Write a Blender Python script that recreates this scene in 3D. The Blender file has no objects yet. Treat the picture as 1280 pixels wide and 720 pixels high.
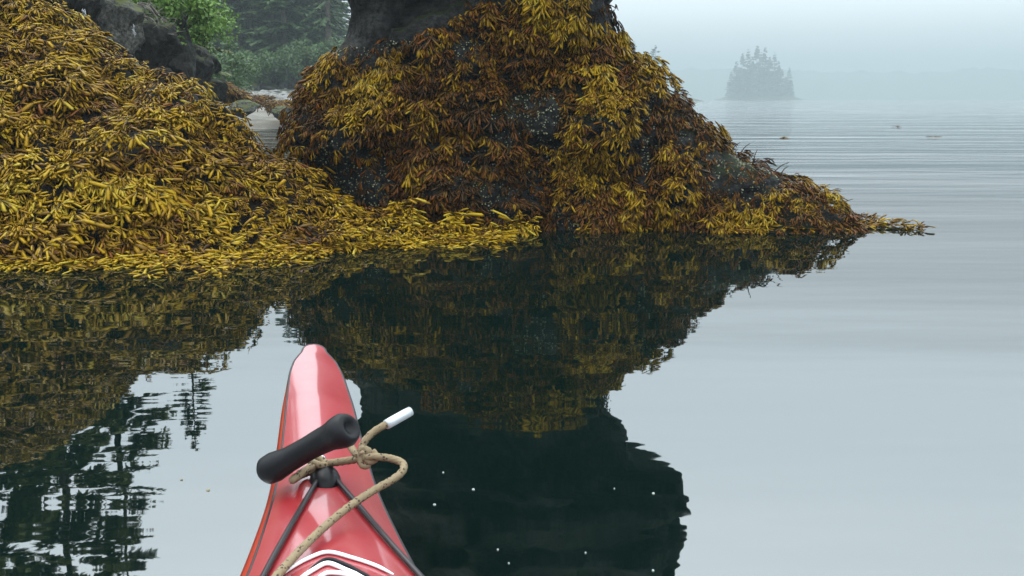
import bpy, bmesh, math
import numpy as np
from mathutils import Vector, Matrix

SC = bpy.context.scene
COL = SC.collection
R = math.radians

# ------------------------------------------------------------------ camera
CAM_H, FPX, PITCH = 0.90, 1250.0, math.atan2(237.0, 1250.0)
cd = bpy.data.cameras.new('camera'); cam = bpy.data.objects.new('camera', cd); COL.objects.link(cam)
cd.sensor_width = 36.0; cd.lens = 36.0 * FPX / 1280.0
cd.clip_start = 0.05; cd.clip_end = 4000
cam.location = (0, 0, CAM_H); cam.rotation_euler = (math.pi / 2 - PITCH, 0, 0)
SC.camera = cam

# ------------------------------------------------------------------ sky (high thin fog under an overcast) and sun
W = bpy.data.worlds.new('World'); SC.world = W; W.use_nodes = True
wt = W.node_tree; wt.nodes.clear()
SUN_EL, SUN_AZ = R(62), R(-50)          # azimuth clockwise from +Y
tc = wt.nodes.new('ShaderNodeTexCoord')
sep = wt.nodes.new('ShaderNodeSeparateXYZ'); wt.links.new(tc.outputs['Generated'], sep.inputs[0])
ramp = wt.nodes.new('ShaderNodeValToRGB'); wt.links.new(sep.outputs['Z'], ramp.inputs[0])
cr = ramp.color_ramp; cr.interpolation = 'EASE'
SKY = [(0.0, (.50, .57, .60)), (.10, (1.22, 1.34, 1.42)), (.28, (2.12, 2.46, 2.64)), (.52, (2.7, 3.05, 3.22)), (1.0, (3.3, 3.6, 3.72))]
for i, (p, c) in enumerate(SKY):
    e = cr.elements[i] if i < 2 else cr.elements.new(p)
    e.position = p; e.color = (c[0] / 4, c[1] / 4, c[2] / 4, 1)
nish = wt.nodes.new('ShaderNodeTexSky'); nish.sky_type = 'NISHITA'; nish.sun_disc = False
nish.sun_elevation = SUN_EL; nish.sun_rotation = SUN_AZ; nish.dust_density = 4
bg1 = wt.nodes.new('ShaderNodeBackground'); wt.links.new(nish.outputs[0], bg1.inputs[0]); bg1.inputs[1].default_value = 0.05
bg2 = wt.nodes.new('ShaderNodeBackground'); wt.links.new(ramp.outputs[0], bg2.inputs[0]); bg2.inputs[1].default_value = 4.0
mixw = wt.nodes.new('ShaderNodeMixShader'); mixw.inputs[0].default_value = 0.9
wt.links.new(bg1.outputs[0], mixw.inputs[1]); wt.links.new(bg2.outputs[0], mixw.inputs[2])
wo = wt.nodes.new('ShaderNodeOutputWorld'); wt.links.new(mixw.outputs[0], wo.inputs[0])

sl = bpy.data.lights.new('sun', 'SUN'); sl.energy = 1.0; sl.angle = R(25); sl.color = (1, .96, .9)
sun = bpy.data.objects.new('sun', sl); COL.objects.link(sun)
sd = Vector((math.sin(SUN_AZ) * math.cos(SUN_EL), math.cos(SUN_AZ) * math.cos(SUN_EL), math.sin(SUN_EL)))
sun.rotation_euler = sd.to_track_quat('Z', 'Y').to_euler()

SC.view_settings.view_transform = 'Standard'; SC.view_settings.look = 'None'
SC.view_settings.exposure = 0.2; SC.view_settings.gamma = 1.0
SC.view_settings.use_curve_mapping = False
SC.render.engine = 'CYCLES'
SC.cycles.use_denoising = True
SC.cycles.max_bounces = 6; SC.cycles.diffuse_bounces = 3; SC.cycles.glossy_bounces = 3
SC.cycles.volume_bounces = 1; SC.cycles.transparent_max_bounces = 8
SC.cycles.caustics_reflective = False; SC.cycles.caustics_refractive = False

# ------------------------------------------------------------------ helpers
rng = np.random.default_rng(7)
cp, sp_ = math.cos(PITCH), math.sin(PITCH)
def ray(px, py):
    xc, yc = (px - 640) / FPX, -(py - 360) / FPX
    return np.array([xc, cp + yc * sp_, -sp_ + yc * cp])
def at_depth(px, py, Y):
    d = ray(px, py); return np.array([0, 0, CAM_H]) + d * (Y / d[1])
def at_z(px, py, z):
    d = ray(px, py); return np.array([0, 0, CAM_H]) + d * ((z - CAM_H) / d[2])
def project(P):
    q = P - np.array([0, 0, CAM_H])
    f = q[:, 1] * cp - q[:, 2] * sp_; u = q[:, 1] * sp_ + q[:, 2] * cp
    f = np.where(np.abs(f) < 1e-6, 1e-6, f)
    return 640 + FPX * q[:, 0] / f, 360 - FPX * u / f, f

def _h(i, j, k, seed):
    h = (i.astype(np.int64) * 374761393 + j.astype(np.int64) * 668265263 + k.astype(np.int64) * 2147483647 + seed * 974634777) & 0xffffffff
    h = ((h ^ (h >> 13)) * 1274126177) & 0xffffffff
    h = ((h ^ (h >> 16)) * 2246822519) & 0xffffffff
    return ((h ^ (h >> 15)) & 0xffffff) / float(0xffffff)
def vnoise(P, seed=0):
    P = np.asarray(P, float); f = np.floor(P); t = P - f; i = f.astype(np.int64)
    t = t * t * (3 - 2 * t); r = 0
    for a in (0, 1):
        for b in (0, 1):
            for c in (0, 1):
                w = (t[:, 0] if a else 1 - t[:, 0]) * (t[:, 1] if b else 1 - t[:, 1]) * (t[:, 2] if c else 1 - t[:, 2])
                r = r + w * _h(i[:, 0] + a, i[:, 1] + b, i[:, 2] + c, seed)
    return r * 2 - 1
def fbm(P, octv=4, seed=0, gain=.5):
    P = np.asarray(P, float); r = 0; a = 1.0
    for o in range(octv):
        r = r + a * vnoise(P * 2 ** o + 17.3 * o, seed + o); a *= gain
    return r
def nrm(v): return v / np.maximum(np.linalg.norm(v, axis=-1, keepdims=True), 1e-9)
def sstep(a, b, x):
    t = np.clip((x - a) / (b - a), 0, 1); return t * t * (3 - 2 * t)

def facets(P, scale, seed, tilt=.6):
    """blocky displacement: every cell of a jittered point set is its own tilted plane"""
    r = np.random.default_rng(seed); Q = P * scale; lo, hi = Q.min(0) - .5, Q.max(0) + .5; m = int(min(260, max(24, np.prod(hi - lo)))); C = lo + (hi - lo) * r.random((m, 3)); o = r.normal(0, .5, m); g = r.normal(0, tilt, (m, 3))
    Q = Q + .22 * np.stack([vnoise(Q * 2.5, seed + k) for k in range(3)], -1)
    d = ((Q[:, None] - C[None]) ** 2).sum(-1); i = d.argmin(1)
    return o[i] + ((Q - C[i]) * g[i]).sum(1)
def tag(o, label=None, cat=None, group=None, kind=None):
    for k, v in (('label', label), ('category', cat), ('group', group), ('kind', kind)):
        if v: o[k] = v
    return o
def empty(name, loc=(0, 0, 0)):
    o = bpy.data.objects.new(name, None); o.location = loc; o.empty_display_size = .1; COL.objects.link(o); return o
def mesh_data(name, V, F, mat=None, smooth=True, attrs=None):
    V = np.ascontiguousarray(V, np.float32); F = np.ascontiguousarray(F, np.int32)
    me = bpy.data.meshes.new(name); n, k = F.shape
    me.vertices.add(len(V)); me.vertices.foreach_set('co', V.ravel())
    me.loops.add(n * k); me.loops.foreach_set('vertex_index', F.ravel())
    me.polygons.add(n); me.polygons.foreach_set('loop_start', np.arange(0, n * k, k, dtype=np.int32))
    if smooth: me.polygons.foreach_set('use_smooth', np.ones(n, bool))
    for a, v in (attrs or {}).items():
        at = me.attributes.new(a, 'FLOAT', 'POINT'); at.data.foreach_set('value', np.ascontiguousarray(v, np.float32))
    me.update(calc_edges=True)
    if mat: me.materials.append(mat)
    return me
def add(name, me, parent=None, loc=None):
    o = bpy.data.objects.new(name, me); COL.objects.link(o)
    if parent is not None: o.parent = parent
    if loc is not None: o.location = loc
    return o
def mk(name, V, F, mat, parent=None, smooth=True, attrs=None):
    """world-space geometry; parents here sit at known locations without rotation"""
    V = np.asarray(V, float)
    if parent is not None:
        off = np.array(parent.location); p = parent.parent
        while p is not None: off = off + np.array(p.location); p = p.parent
        V = V - off
    return add(name, mesh_data(name, V, F, mat, smooth, attrs), parent)
def grid_faces(nu, nv, wrap=False):
    i = np.arange(nu if wrap else nu - 1); j = np.arange(nv - 1)
    I, J = np.meshgrid(i, j, indexing='ij'); I2 = (I + 1) % nu
    return np.stack([I * nv + J, I2 * nv + J, I2 * nv + J + 1, I * nv + J + 1], -1).reshape(-1, 4)
def join(parts):
    V, F, n = [], [], 0
    for v, f in parts: V.append(v); F.append(f + n); n += len(v)
    return np.concatenate(V), np.concatenate(F)
def tube(path, rad, n=8, caps=True, tw=0.0, lobes=0, amp=0.0, axis=None):
    path = np.asarray(path, float); m = len(path); rad = np.broadcast_to(np.asarray(rad, float), (m,))
    T = nrm(np.gradient(path, axis=0)) if axis is None else np.repeat(nrm(axis)[None], m, 0); up = np.array([0, 0, 1.0])
    if abs(T[0] @ up) > .9: up = np.array([1.0, 0, 0])
    N = []; nprev = nrm(np.cross(T[0], up))
    for t in T:
        nprev = nrm(nprev - t * (nprev @ t)); N.append(nprev)
    N = np.array(N); B = np.cross(T, N)
    ph = np.linspace(0, 2 * math.pi, n, endpoint=False)
    ds = np.r_[0, np.cumsum(np.linalg.norm(np.diff(path, axis=0), axis=1))]
    rr = rad[:, None] * (1 + amp * np.cos(lobes * ph[None] + tw * ds[:, None])) if lobes else np.repeat(rad[:, None], n, 1)
    V = path[:, None] + N[:, None] * (np.cos(ph)[None, :, None] * rr[..., None]) + B[:, None] * (np.sin(ph)[None, :, None] * rr[..., None])
    i = np.arange(m - 1)[:, None]; j = np.arange(n)[None]
    F = np.stack([i * n + j, i * n + (j + 1) % n, (i + 1) * n + (j + 1) % n, (i + 1) * n + j], -1).reshape(-1, 4)
    V = V.reshape(-1, 3)
    if caps:
        V = np.concatenate([V, path[:1], path[-1:]]); a, b = m * n, m * n + 1
        j = np.arange(n)
        F = np.concatenate([F, np.stack([np.full(n, a), (j + 1) % n, j, j], -1)[:, [0, 1, 2, 2]] * 0 + np.stack([np.full(n, a), (j + 1) % n, j, np.full(n, a)], -1)]) if False else F
        tri = np.concatenate([np.stack([np.full(n, a), (j + 1) % n, j], -1), np.stack([np.full(n, b), (m - 1) * n + j, (m - 1) * n + (j + 1) % n], -1)])
        F = np.concatenate([F[:, [0, 1, 2]], F[:, [0, 2, 3]], tri])
    return V, F
def catmull(P, k=10):
    P = np.asarray(P, float); P = np.vstack([2 * P[0] - P[1], P, 2 * P[-1] - P[-2]]); out = []
    for i in range(1, len(P) - 2):
        p0, p1, p2, p3 = P[i - 1:i + 3]
        for t in np.linspace(0, 1, k, endpoint=False):
            out.append(.5 * (2 * p1 + (p2 - p0) * t + (2 * p0 - 5 * p1 + 4 * p2 - p3) * t * t + (3 * p1 - p0 - 3 * p2 + p3) * t ** 3))
    out.append(P[-2]); return np.array(out)

# ------------------------------------------------------------------ materials
class NT:
    def __init__(s, name):
        s.m = bpy.data.materials.new(name); s.m.use_nodes = True; s.t = s.m.node_tree; s.t.nodes.clear()
        s.out = s.n('ShaderNodeOutputMaterial')
    def n(s, typ, **kw):
        x = s.t.nodes.new(typ)
        for k, v in kw.items(): setattr(x, k, v)
        return x
    def l(s, a, b): s.t.links.new(a, b)
    def noise(s, scale, detail=4, vec=None, rough=.55, dist=0):
        x = s.n('ShaderNodeTexNoise'); x.inputs['Scale'].default_value = scale; x.inputs['Detail'].default_value = detail
        x.inputs['Roughness'].default_value = rough; x.inputs['Distortion'].default_value = dist
        if vec: s.l(vec, x.inputs['Vector'])
        return x.outputs['Fac']
    def ramp(s, fac, stops, interp='LINEAR'):
        x = s.n('ShaderNodeValToRGB'); e = x.color_ramp; e.interpolation = interp
        for i, (p, c) in enumerate(stops):
            el = e.elements[i] if i < 2 else e.elements.new(p)
            el.position = p; el.color = (*c, 1) if len(c) == 3 else c
        s.l(fac, x.inputs[0]); return x.outputs[0]
    def math(s, op, a, b=None, clamp=False):
        x = s.n('ShaderNodeMath', operation=op); x.use_clamp = clamp
        for i, v in enumerate((a, b)):
            if v is None: continue
            if isinstance(v, (int, float)): x.inputs[i].default_value = v
            else: s.l(v, x.inputs[i])
        return x.outputs[0]
    def mix(s, fac, a, b, blend='MIX'):
        x = s.n('ShaderNodeMix', data_type='RGBA', blend_type=blend)
        for i, v in ((0, fac), (6, a), (7, b)):
            if isinstance(v, (int, float)): x.inputs[i].default_value = v
            elif isinstance(v, tuple): x.inputs[i].default_value = (*v, 1)
            else: s.l(v, x.inputs[i])
        return x.outputs[2]
    def bump(s, h, strength, dist, normal=None):
        x = s.n('ShaderNodeBump'); x.inputs['Strength'].default_value = strength; x.inputs['Distance'].default_value = dist
        s.l(h, x.inputs['Height'])
        if normal: s.l(normal, x.inputs['Normal'])
        return x.outputs[0]
    def pr(s, color, rough=.6, normal=None, ior=1.45, coat=0, metal=0, spec=.5):
        p = s.n('ShaderNodeBsdfPrincipled')
        if isinstance(color, tuple): p.inputs['Base Color'].default_value = (*color, 1)
        else: s.l(color, p.inputs['Base Color'])
        if isinstance(rough, (int, float)): p.inputs['Roughness'].default_value = rough
        else: s.l(rough, p.inputs['Roughness'])
        p.inputs['IOR'].default_value = ior; p.inputs['Coat Weight'].default_value = coat; p.inputs['Coat Roughness'].default_value = .12
        p.inputs['Metallic'].default_value = metal; p.inputs['Specular IOR Level'].default_value = spec
        if normal: s.l(normal, p.inputs['Normal'])
        s.l(p.outputs[0], s.out.inputs[0]); return p
    def pos(s): return s.n('ShaderNodeNewGeometry').outputs['Position']
    def obj(s): return s.n('ShaderNodeTexCoord').outputs['Object']
    def attr(s, name): return s.n('ShaderNodeAttribute', attribute_name=name).outputs['Fac']

def m_rock(name, dark, light, scale=6, moss=None, rough=.55, bump=.03):
    t = NT(name); v = t.pos()
    c = t.ramp(t.noise(scale, 10, v, .68, .6), [(.34, dark), (.52, tuple(.6 * a + .4 * b for a, b in zip(dark, light))), (.70, light)])
    c = t.mix(t.ramp(t.noise(scale * 7, 6, v, .7), [(.42, (.75, .75, .75)), (.58, (0, 0, 0))]), c, tuple(a * .6 for a in dark))
    if moss:
        geo = t.n('ShaderNodeNewGeometry'); sx = t.n('ShaderNodeSeparateXYZ'); t.l(geo.outputs['Normal'], sx.inputs[0])
        f = t.math('ADD', t.math('MULTIPLY', sx.outputs[2], .6), t.math('MULTIPLY', t.noise(scale * .7, 5, v), .9))
        c = t.mix(t.math('MULTIPLY', t.math('SUBTRACT', f, .78), 5, True), c, moss)
    b = t.bump(t.noise(scale * 1.5, 12, v, .72), 1.0, bump * 2)
    t.pr(c, rough, b, spec=.12); return t.m
def m_weed(name, stops, base=(.014, .007, .002), rough=.27):
    t = NT(name)
    c = t.ramp(t.attr('tint'), stops)
    c = t.mix(t.math('MULTIPLY', t.noise(60, 3, t.pos()), .45), c, (.10, .048, .002))
    c = t.mix(t.ramp(t.attr('along'), [(0.0, (1, 1, 1)), (.60, (0, 0, 0))]), c, base)  # brown stipe colour, drawn further up the blade to paint shade inside clumps
    b = t.bump(t.noise(160, 3, t.pos()), .5, .004)
    p = t.pr(c, rough, b, spec=.17); tr = t.n('ShaderNodeBsdfTranslucent'); t.l(c, tr.inputs[0])
    mx = t.n('ShaderNodeMixShader'); mx.inputs[0].default_value = .14
    t.l(p.outputs[0], mx.inputs[1]); t.l(tr.outputs[0], mx.inputs[2]); t.l(mx.outputs[0], t.out.inputs[0])
    return t.m
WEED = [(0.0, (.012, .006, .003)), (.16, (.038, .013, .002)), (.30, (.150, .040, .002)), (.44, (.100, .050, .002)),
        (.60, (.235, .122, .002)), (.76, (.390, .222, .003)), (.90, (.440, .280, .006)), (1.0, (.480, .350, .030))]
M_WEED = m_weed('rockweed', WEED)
M_MOUND = m_rock('ledge_rock', (.005, .004, .003), (.020, .014, .007), 8, None, .7)
M_BARN = NT('barnacle')
M_BARN.pr(M_BARN.ramp(M_BARN.attr('tint'), [(0, (.07, .07, .03)), (.6, (.18, .175, .09)), (1, (.32, .31, .22))]), .7); M_BARN = M_BARN.m
M_GREY = m_rock('grey_boulder', (.022, .024, .022), (.19, .185, .16), 4.5, (.060, .070, .018), .6)
M_DARKB = m_rock('wet_dark_boulder', (.006, .006, .006), (.045, .043, .038), 4, (.025, .030, .008), .55)
M_FARROCK = m_rock('far_rock', (.03, .03, .03), (.16, .155, .15), .8, (.05, .06, .02), .7, .08)
def m_leaf(name, a, b, rough=.55, trans=.25):
    t = NT(name); c = t.ramp(t.attr('tint'), [(0, a), (1, b)])
    p = t.pr(c, rough); tr = t.n('ShaderNodeBsdfTranslucent'); t.l(c, tr.inputs[0])
    mx = t.n('ShaderNodeMixShader'); mx.inputs[0].default_value = trans
    t.l(p.outputs[0], mx.inputs[1]); t.l(tr.outputs[0], mx.inputs[2]); t.l(mx.outputs[0], t.out.inputs[0]); return t.m
M_NEEDLE = m_leaf('spruce_needles', (.013, .036, .010), (.056, .105, .028))
M_NEEDLE_N = m_leaf('near_spruce_needles', (.035, .055, .012), (.125, .140, .036))
M_ALDER = m_leaf('alder_leaves', (.060, .135, .015), (.170, .290, .045))
M_SHRUB = m_leaf('shrub_leaves', (.026, .062, .016), (.075, .130, .036))
M_BARK = m_rock('bark', (.04, .032, .026), (.15, .125, .10), 3, None, .9, .05)
M_TWIG = m_rock('dead_twig', (.10, .09, .08), (.26, .24, .20), 9, None, .9, .01)

# ------------------------------------------------------------------ water
t = NT('sea_water'); v = t.pos()
def wv(sx, sy, rot):
    m = t.n('ShaderNodeMapping'); m.inputs['Scale'].default_value = (sx, sy, 1); m.inputs['Rotation'].default_value = (0, 0, R(rot)); t.l(v, m.inputs[0]); return m.outputs[0]
h1 = t.noise(1, 2, wv(.35, 2.2, 4), .4)
h2 = t.noise(1, 2, wv(2.2, 7.0, -6), .5)
h3 = t.noise(1, 1, wv(.10, .55, 8), .4)
sw_ = t.n('ShaderNodeSeparateXYZ'); t.l(v, sw_.inputs[0])
opn = t.math('MULTIPLY', t.math('SUBTRACT', sw_.outputs[1], 5.5), .10, True)
far_ = t.math('MULTIPLY', t.math('SUBTRACT', sw_.outputs[1], 16), .018, True)
opn = t.math('ADD', t.math('ADD', .9, t.math('MULTIPLY', opn, 2.6)), t.math('MULTIPLY', far_, 5))
h4 = t.noise(1, 3, wv(.28, 1.1, -5), .55)
nb = t.bump(t.math('MULTIPLY', h3, opn), 1, .016); nb = t.bump(t.math('MULTIPLY', h4, t.math('SUBTRACT', opn, .9)), 1, .015, nb); nb = t.bump(t.math('MULTIPLY', h1, opn), 1, .0032, nb); nb = t.bump(h2, 1, .0005, nb)
body = t.n('ShaderNodeBsdfDiffuse'); body.inputs[0].default_value = (.0009, .0056, .0043, 1)
gl = t.n('ShaderNodeBsdfGlossy'); gl.inputs['Roughness'].default_value = .015; t.l(nb, gl.inputs['Normal'])
fr = t.n('ShaderNodeFresnel'); fr.inputs[0].default_value = 3.4
mx = t.n('ShaderNodeMixShader'); t.l(fr.outputs[0], mx.inputs[0]); t.l(body.outputs[0], mx.inputs[1]); t.l(gl.outputs[0], mx.inputs[2]); t.l(mx.outputs[0], t.out.inputs[0])
M_WATER = t.m
s_ = 1310.0
wat = mk('sea_water', [(-s_, -s_, 0), (s_, -s_, 0), (s_, s_, 0), (-s_, s_, 0)], np.array([[0, 1, 2, 3]]), M_WATER, smooth=False)
tag(wat, 'calm grey-green sea water mirroring rocks and foggy sky', 'water', kind='structure')

# ------------------------------------------------------------------ far hills in the fog
az = np.linspace(R(-50), R(75), 420); rr = np.linspace(0, 1, 16)
A, Q = np.meshgrid(az, rr, indexing='ij')
rad = 1040 + 250 * Q
ridge = 34 + 3.4 * fbm(np.stack([A.ravel() * 9, A.ravel() * 0, A.ravel() * 0], -1), 3, 5).reshape(A.shape) - 7 * sstep(R(5), R(40), A)
z = -1 + ridge * Q ** .8 + Q * 4 * np.abs(fbm(np.stack([A.ravel() * 160, Q.ravel() * 12, 0 * A.ravel()], -1), 3, 9)).reshape(A.shape)
V = np.stack([np.sin(A) * rad, np.cos(A) * rad, z], -1).reshape(-1, 3)
t = NT('far_forest'); t.pr(t.ramp(t.noise(.15, 5, t.pos()), [(.3, (.02, .035, .02)), (.7, (.06, .085, .05))]), .9)
hill = mk('hills', V, grid_faces(420, 16), t.m); tag(hill, 'low forested hills almost lost in fog across the water', 'hills', kind='structure')

# ------------------------------------------------------------------ shore terrain behind the rocks
nx, ny = 150, 170
xs = np.linspace(-60, 12, nx); ys = np.linspace(8.2, 118, ny) ** 1.0
X, Y = np.meshgrid(xs, ys, indexing='ij')
Y = 8.2 + (Y - 8.2) ** 1.6 / (109.8 ** .6)
X = -.25 * Y + (X + 24) * (0.25 + .75 * Y / 118) 
P3 = np.stack([X.ravel(), Y.ravel(), 0 * X.ravel()], -1)
off = (-.25 * Y - X)
prof = np.interp(Y, [8, 18, 27, 34, 45, 52, 57, 60, 66, 80, 118], [-.9, -.5, -.1, .2, .78, 1.12, 1.35, 2.1, 2.7, 4.0, 6.5])
bank = np.interp(off, [-.5, .4, 1.2, 2.2, 4, 10, 30], [0, .05, .9, 1.7, 2.3, 4.2, 9]) * sstep(8.3, 11, Y) * (1 - .55 * sstep(30, 55, Y))
right = sstep(-6.5, -2.5, off) if False else sstep(-(2 + .12 * Y), -(.5 + .05 * Y), off)
z = -1.2 + (prof + 1.2) * right + bank
z = z + .12 * fbm(P3 * .9, 4, 21).reshape(X.shape) * sstep(0, 1, z + .6)
t = NT('shore_ground'); v = t.pos()
sx = t.n('ShaderNodeSeparateXYZ'); t.l(v, sx.inputs[0])
low = t.ramp(t.noise(.5, 6, v), [(.35, (.05, .035, .012)), (.6, (.16, .15, .13))])
hi = t.ramp(t.noise(.8, 6, v), [(.3, (.02, .028, .01)), (.7, (.05, .07, .02))])
c = t.mix(t.math('MULTIPLY', t.math('SUBTRACT', sx.outputs[2], 1.2), 3, True), low, hi)
t.pr(c, .8, t.bump(t.noise(4, 8, v, .7), .8, .05))
ter = mk('shore_terrain', np.stack([X, Y, z], -1).reshape(-1, 3), grid_faces(nx, ny), t.m)
tag(ter, 'dark mossy shore bank rising behind the rockweed ledge', 'shore', kind='structure')
TZ = (X, Y, z)
def ground_z(x, y):
    d = (TZ[0] - x) ** 2 + (TZ[1] - y) ** 2; return float(TZ[2].ravel()[d.argmin()])

# ------------------------------------------------------------------ rockweed geometry
S_RING = np.array([0, .48, .91]); W_RING = np.array([.42, .95, .92])
_F = []
for k in range(2):
    for j in range(3):
        a, b = k * 3 + j, k * 3 + (j + 1) % 3; _F += [[a, b, b + 3], [a, b + 3, a + 3]]
_F += [[6, 7, 9], [7, 8, 9], [8, 6, 9]]
BF = np.array(_F)
def blades(root, d, up, L, Wd, bend, tint, thick=.42):
    """curved swollen blades: root,d,up,bend (n,3); L,Wd,tint (n,)"""
    n = len(root); side = nrm(np.cross(d, up)); nn = np.cross(side, d)
    def c(s): return root + L[:, None] * (s * d + s * s * bend)
    V = np.empty((n, 10, 3)); AL = np.empty((n, 10))
    for k in range(3):
        q = c(S_RING[k]); w = (Wd * W_RING[k])[:, None]
        V[:, k * 3] = q + side * w; V[:, k * 3 + 1] = q + nn * w * thick * 1.6; V[:, k * 3 + 2] = q - side * w
        AL[:, k * 3:k * 3 + 3] = S_RING[k]
    V[:, 9] = c(1.0); AL[:, 9] = 1
    return V, AL, np.repeat(tint[:, None], 10, 1)
def tufts(p, n, down, r, stems=3, per=3, L=.085, Wd=.0085, lift=.45, spread=.75, tint=.6, stemlen=.05, droop=.55, layer=.02):
    """fronds: each one a few stems forking into swollen tips. returns arrays shaped (N, stems*per, 13, .)"""
    N = len(p); lat = nrm(np.cross(n, down)); out = []
    tint = np.broadcast_to(np.asarray(tint, float), (N,)); L = np.broadcast_to(np.asarray(L, float), (N,))
    p = p + n * (r.random((N, 1)) * layer)
    for s in range(stems):
        a = r.normal(0, spread, (N, 1)); l = np.abs(r.normal(lift, .22, (N, 1)))
        d0 = nrm(down * np.cos(a) + lat * np.sin(a) + n * l)
        root0 = p + d0 * (stemlen * r.uniform(.3, 1.1, (N, 1))) * (L[:, None] / .085)
        for b in range(per):
            a2 = r.normal(0, .34, (N, 1)) + (b - (per - 1) / 2) * .34
            d = nrm(d0 * np.cos(a2) + nrm(np.cross(n, d0)) * np.sin(a2) + n * r.normal(.05, .16, (N, 1)))
            bend = -n * (droop * r.uniform(.2, 1.0, (N, 1)) * l) + lat * r.normal(0, .28, (N, 1)) + np.array([0, 0, -.20])
            up = nrm(n + .45 * r.normal(0, 1, (N, 3)))
            ll = L * r.uniform(.65, 1.35, N); ww = Wd * r.uniform(.7, 1.3, N) * (L / .085)
            out.append(blades(root0, d, up, ll, ww, bend, np.clip(tint + r.normal(0, .14, N), 0, 1)))
    V = np.stack([o[0] for o in out], 1); A = np.stack([o[1] for o in out], 1); T = np.stack([o[2] for o in out], 1)
    return V, A, T
def flat(V, A, T):
    nb_ = V.shape[0] * V.shape[1]
    F = (BF[None] + (np.arange(nb_) * 10)[:, None, None]).reshape(-1, 3)
    return V.reshape(-1, 3), F, {'along': A.ravel(), 'tint': T.ravel()}
def weed_parts(V, A, T, parent, score, mat, nmax=300):
    """the fronds that show largest become single parts, the rest one mass"""
    order = np.argsort(-score); top, rest = order[:nmax], order[nmax:]
    for i in top:
        v, f, at = flat(V[i:i + 1], A[i:i + 1], T[i:i + 1]); mk('frond', v, f, mat, parent, True, at)
    if len(rest):
        v, f, at = flat(V[rest], A[rest], T[rest]); o = mk('frond_mass', v, f, mat, parent, True, at); o['kind'] = 'stuff'
def sample(V, F, n, r):
    T3 = np.concatenate([F[:, [0, 1, 2]], F[:, [0, 2, 3]]]) if F.shape[1] == 4 else F
    a, b, c = V[T3[:, 0]], V[T3[:, 1]], V[T3[:, 2]]; cr_ = np.cross(b - a, c - a); ar = np.linalg.norm(cr_, axis=1)
    i = r.choice(len(T3), n, p=ar / ar.sum()); u, w = r.random(n), r.random(n); m = u + w > 1; u[m], w[m] = 1 - u[m], 1 - w[m]
    # vertex normals for soft orientation
    N = np.zeros_like(V); fn = cr_
    for k in range(3): np.add.at(N, T3[:, k], fn)
    N = nrm(N)
    n_ = nrm(N[T3[i, 0]] * (1 - u - w)[:, None] + N[T3[i, 1]] * u[:, None] + N[T3[i, 2]] * w[:, None])
    return a[i] + (b - a)[i] * u[:, None] + (c - a)[i] * w[:, None], n_
def downhill(n, bias=(0, 0, 0)):
    g = np.array([0, 0, -1.0]) + np.array(bias); d = g - n * (n @ g)[:, None]; return nrm(d + 1e-5)
def size_score(p, n, r):
    px, py, f = project(p); cam_d = nrm(np.array([0, 0, CAM_H]) - p)
    vis = (px > 5) & (px < 1275) & (py > 5) & (py < 715) & ((n * cam_d).sum(1) > .1)
    return vis * (1 / f) * r.uniform(.6, 1.0, len(p))

# ------------------------------------------------------------------ rockweed ledge (left)
RID = [(-700, -260, 9.2), (-250, -170, 8.5), (0, -52, 7.9), (40, -4, 7.75), (60, 16, 7.65), (95, 42, 7.55), (140, 76, 7.45), (160, 92, 7.35), (180, 78, 7.3), (205, 84, 7.2),
       (225, 106, 7.1), (260, 126, 7.0), (300, 158, 6.95), (340, 193, 6.9), (400, 236, 6.8), (450, 268, 6.75), (540, 281, 6.7), (620, 292, 6.72), (700, 306, 6.75)]
rw = np.array([at_depth(*q) for q in RID])
BAS = [(-700, 362), (-300, 352), (0, 336), (100, 331), (250, 323), (430, 312), (520, 306), (640, 291), (700, 290)]
bw = np.array([at_z(px, py, 0) for px, py in BAS])
nx, ny = 260, 130
xs = np.linspace(-6.2, .25, nx); tt = np.linspace(-.28, 1.9, ny)
X, Tt = np.meshgrid(xs, tt, indexing='ij')
yr = np.interp(X, rw[:, 0], rw[:, 1]); zr = np.interp(X, rw[:, 0], rw[:, 2]); y0 = np.interp(X, bw[:, 0], bw[:, 1])
yr = np.maximum(yr, y0 + .12)
Yg = y0 + Tt * (yr - y0)
tp = np.clip(Tt, 0, 1)
z = zr * (tp ** .92) - np.where(Tt < 0, -Tt * .9 * (yr - y0), 0)
back = np.maximum(Yg - yr, 0); z = z - back * .55 - back ** 2 * .1
P3 = np.stack([X.ravel(), Yg.ravel(), z.ravel()], -1)
amp = sstep(.0, .25, Tt) * np.clip(zr * 1.5, .15, 1)
bmp = (.10 * fbm(P3 * 2.1, 3, 3) + .15 * (.45 - np.abs(fbm(P3 * 3.4, 2, 13)))).reshape(X.shape)
z = z + amp * (bmp - .03)
def gauss(px, py, D, rx, ry, a):
    q = at_depth(px, py, D); return a * np.exp(-((X - q[0]) / rx) ** 2 - ((Yg - q[1]) / ry) ** 2)
z = z + gauss(60, 120, 6.8, .5, .28, .12) + gauss(215, 190, 6.3, .45, .25, .09) - gauss(166, 110, 7.0, .11, .50, .22) + gauss(200, 90, 7.1, .16, .2, .07) + gauss(120, 250, 5.9, .5, .2, .07) - gauss(255, 235, 6.0, .3, .1, .05)
MV = np.stack([X, Yg, z], -1).reshape(-1, 3); MF = grid_faces(nx, ny)
ledge = empty('rockweed_ledge', (-2.5, 6.2, 0))
tag(ledge, 'sloping shore ledge thickly covered in golden rockweed running down into the water', 'rock')
mk('rock_body', MV, MF, M_MOUND, ledge)
r = np.random.default_rng(11)
p, n = sample(MV, MF, 52000, r)
px, py, f = project(p)
cv = (n * nrm(np.array([0, 0, CAM_H]) - p)).sum(1)
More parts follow.
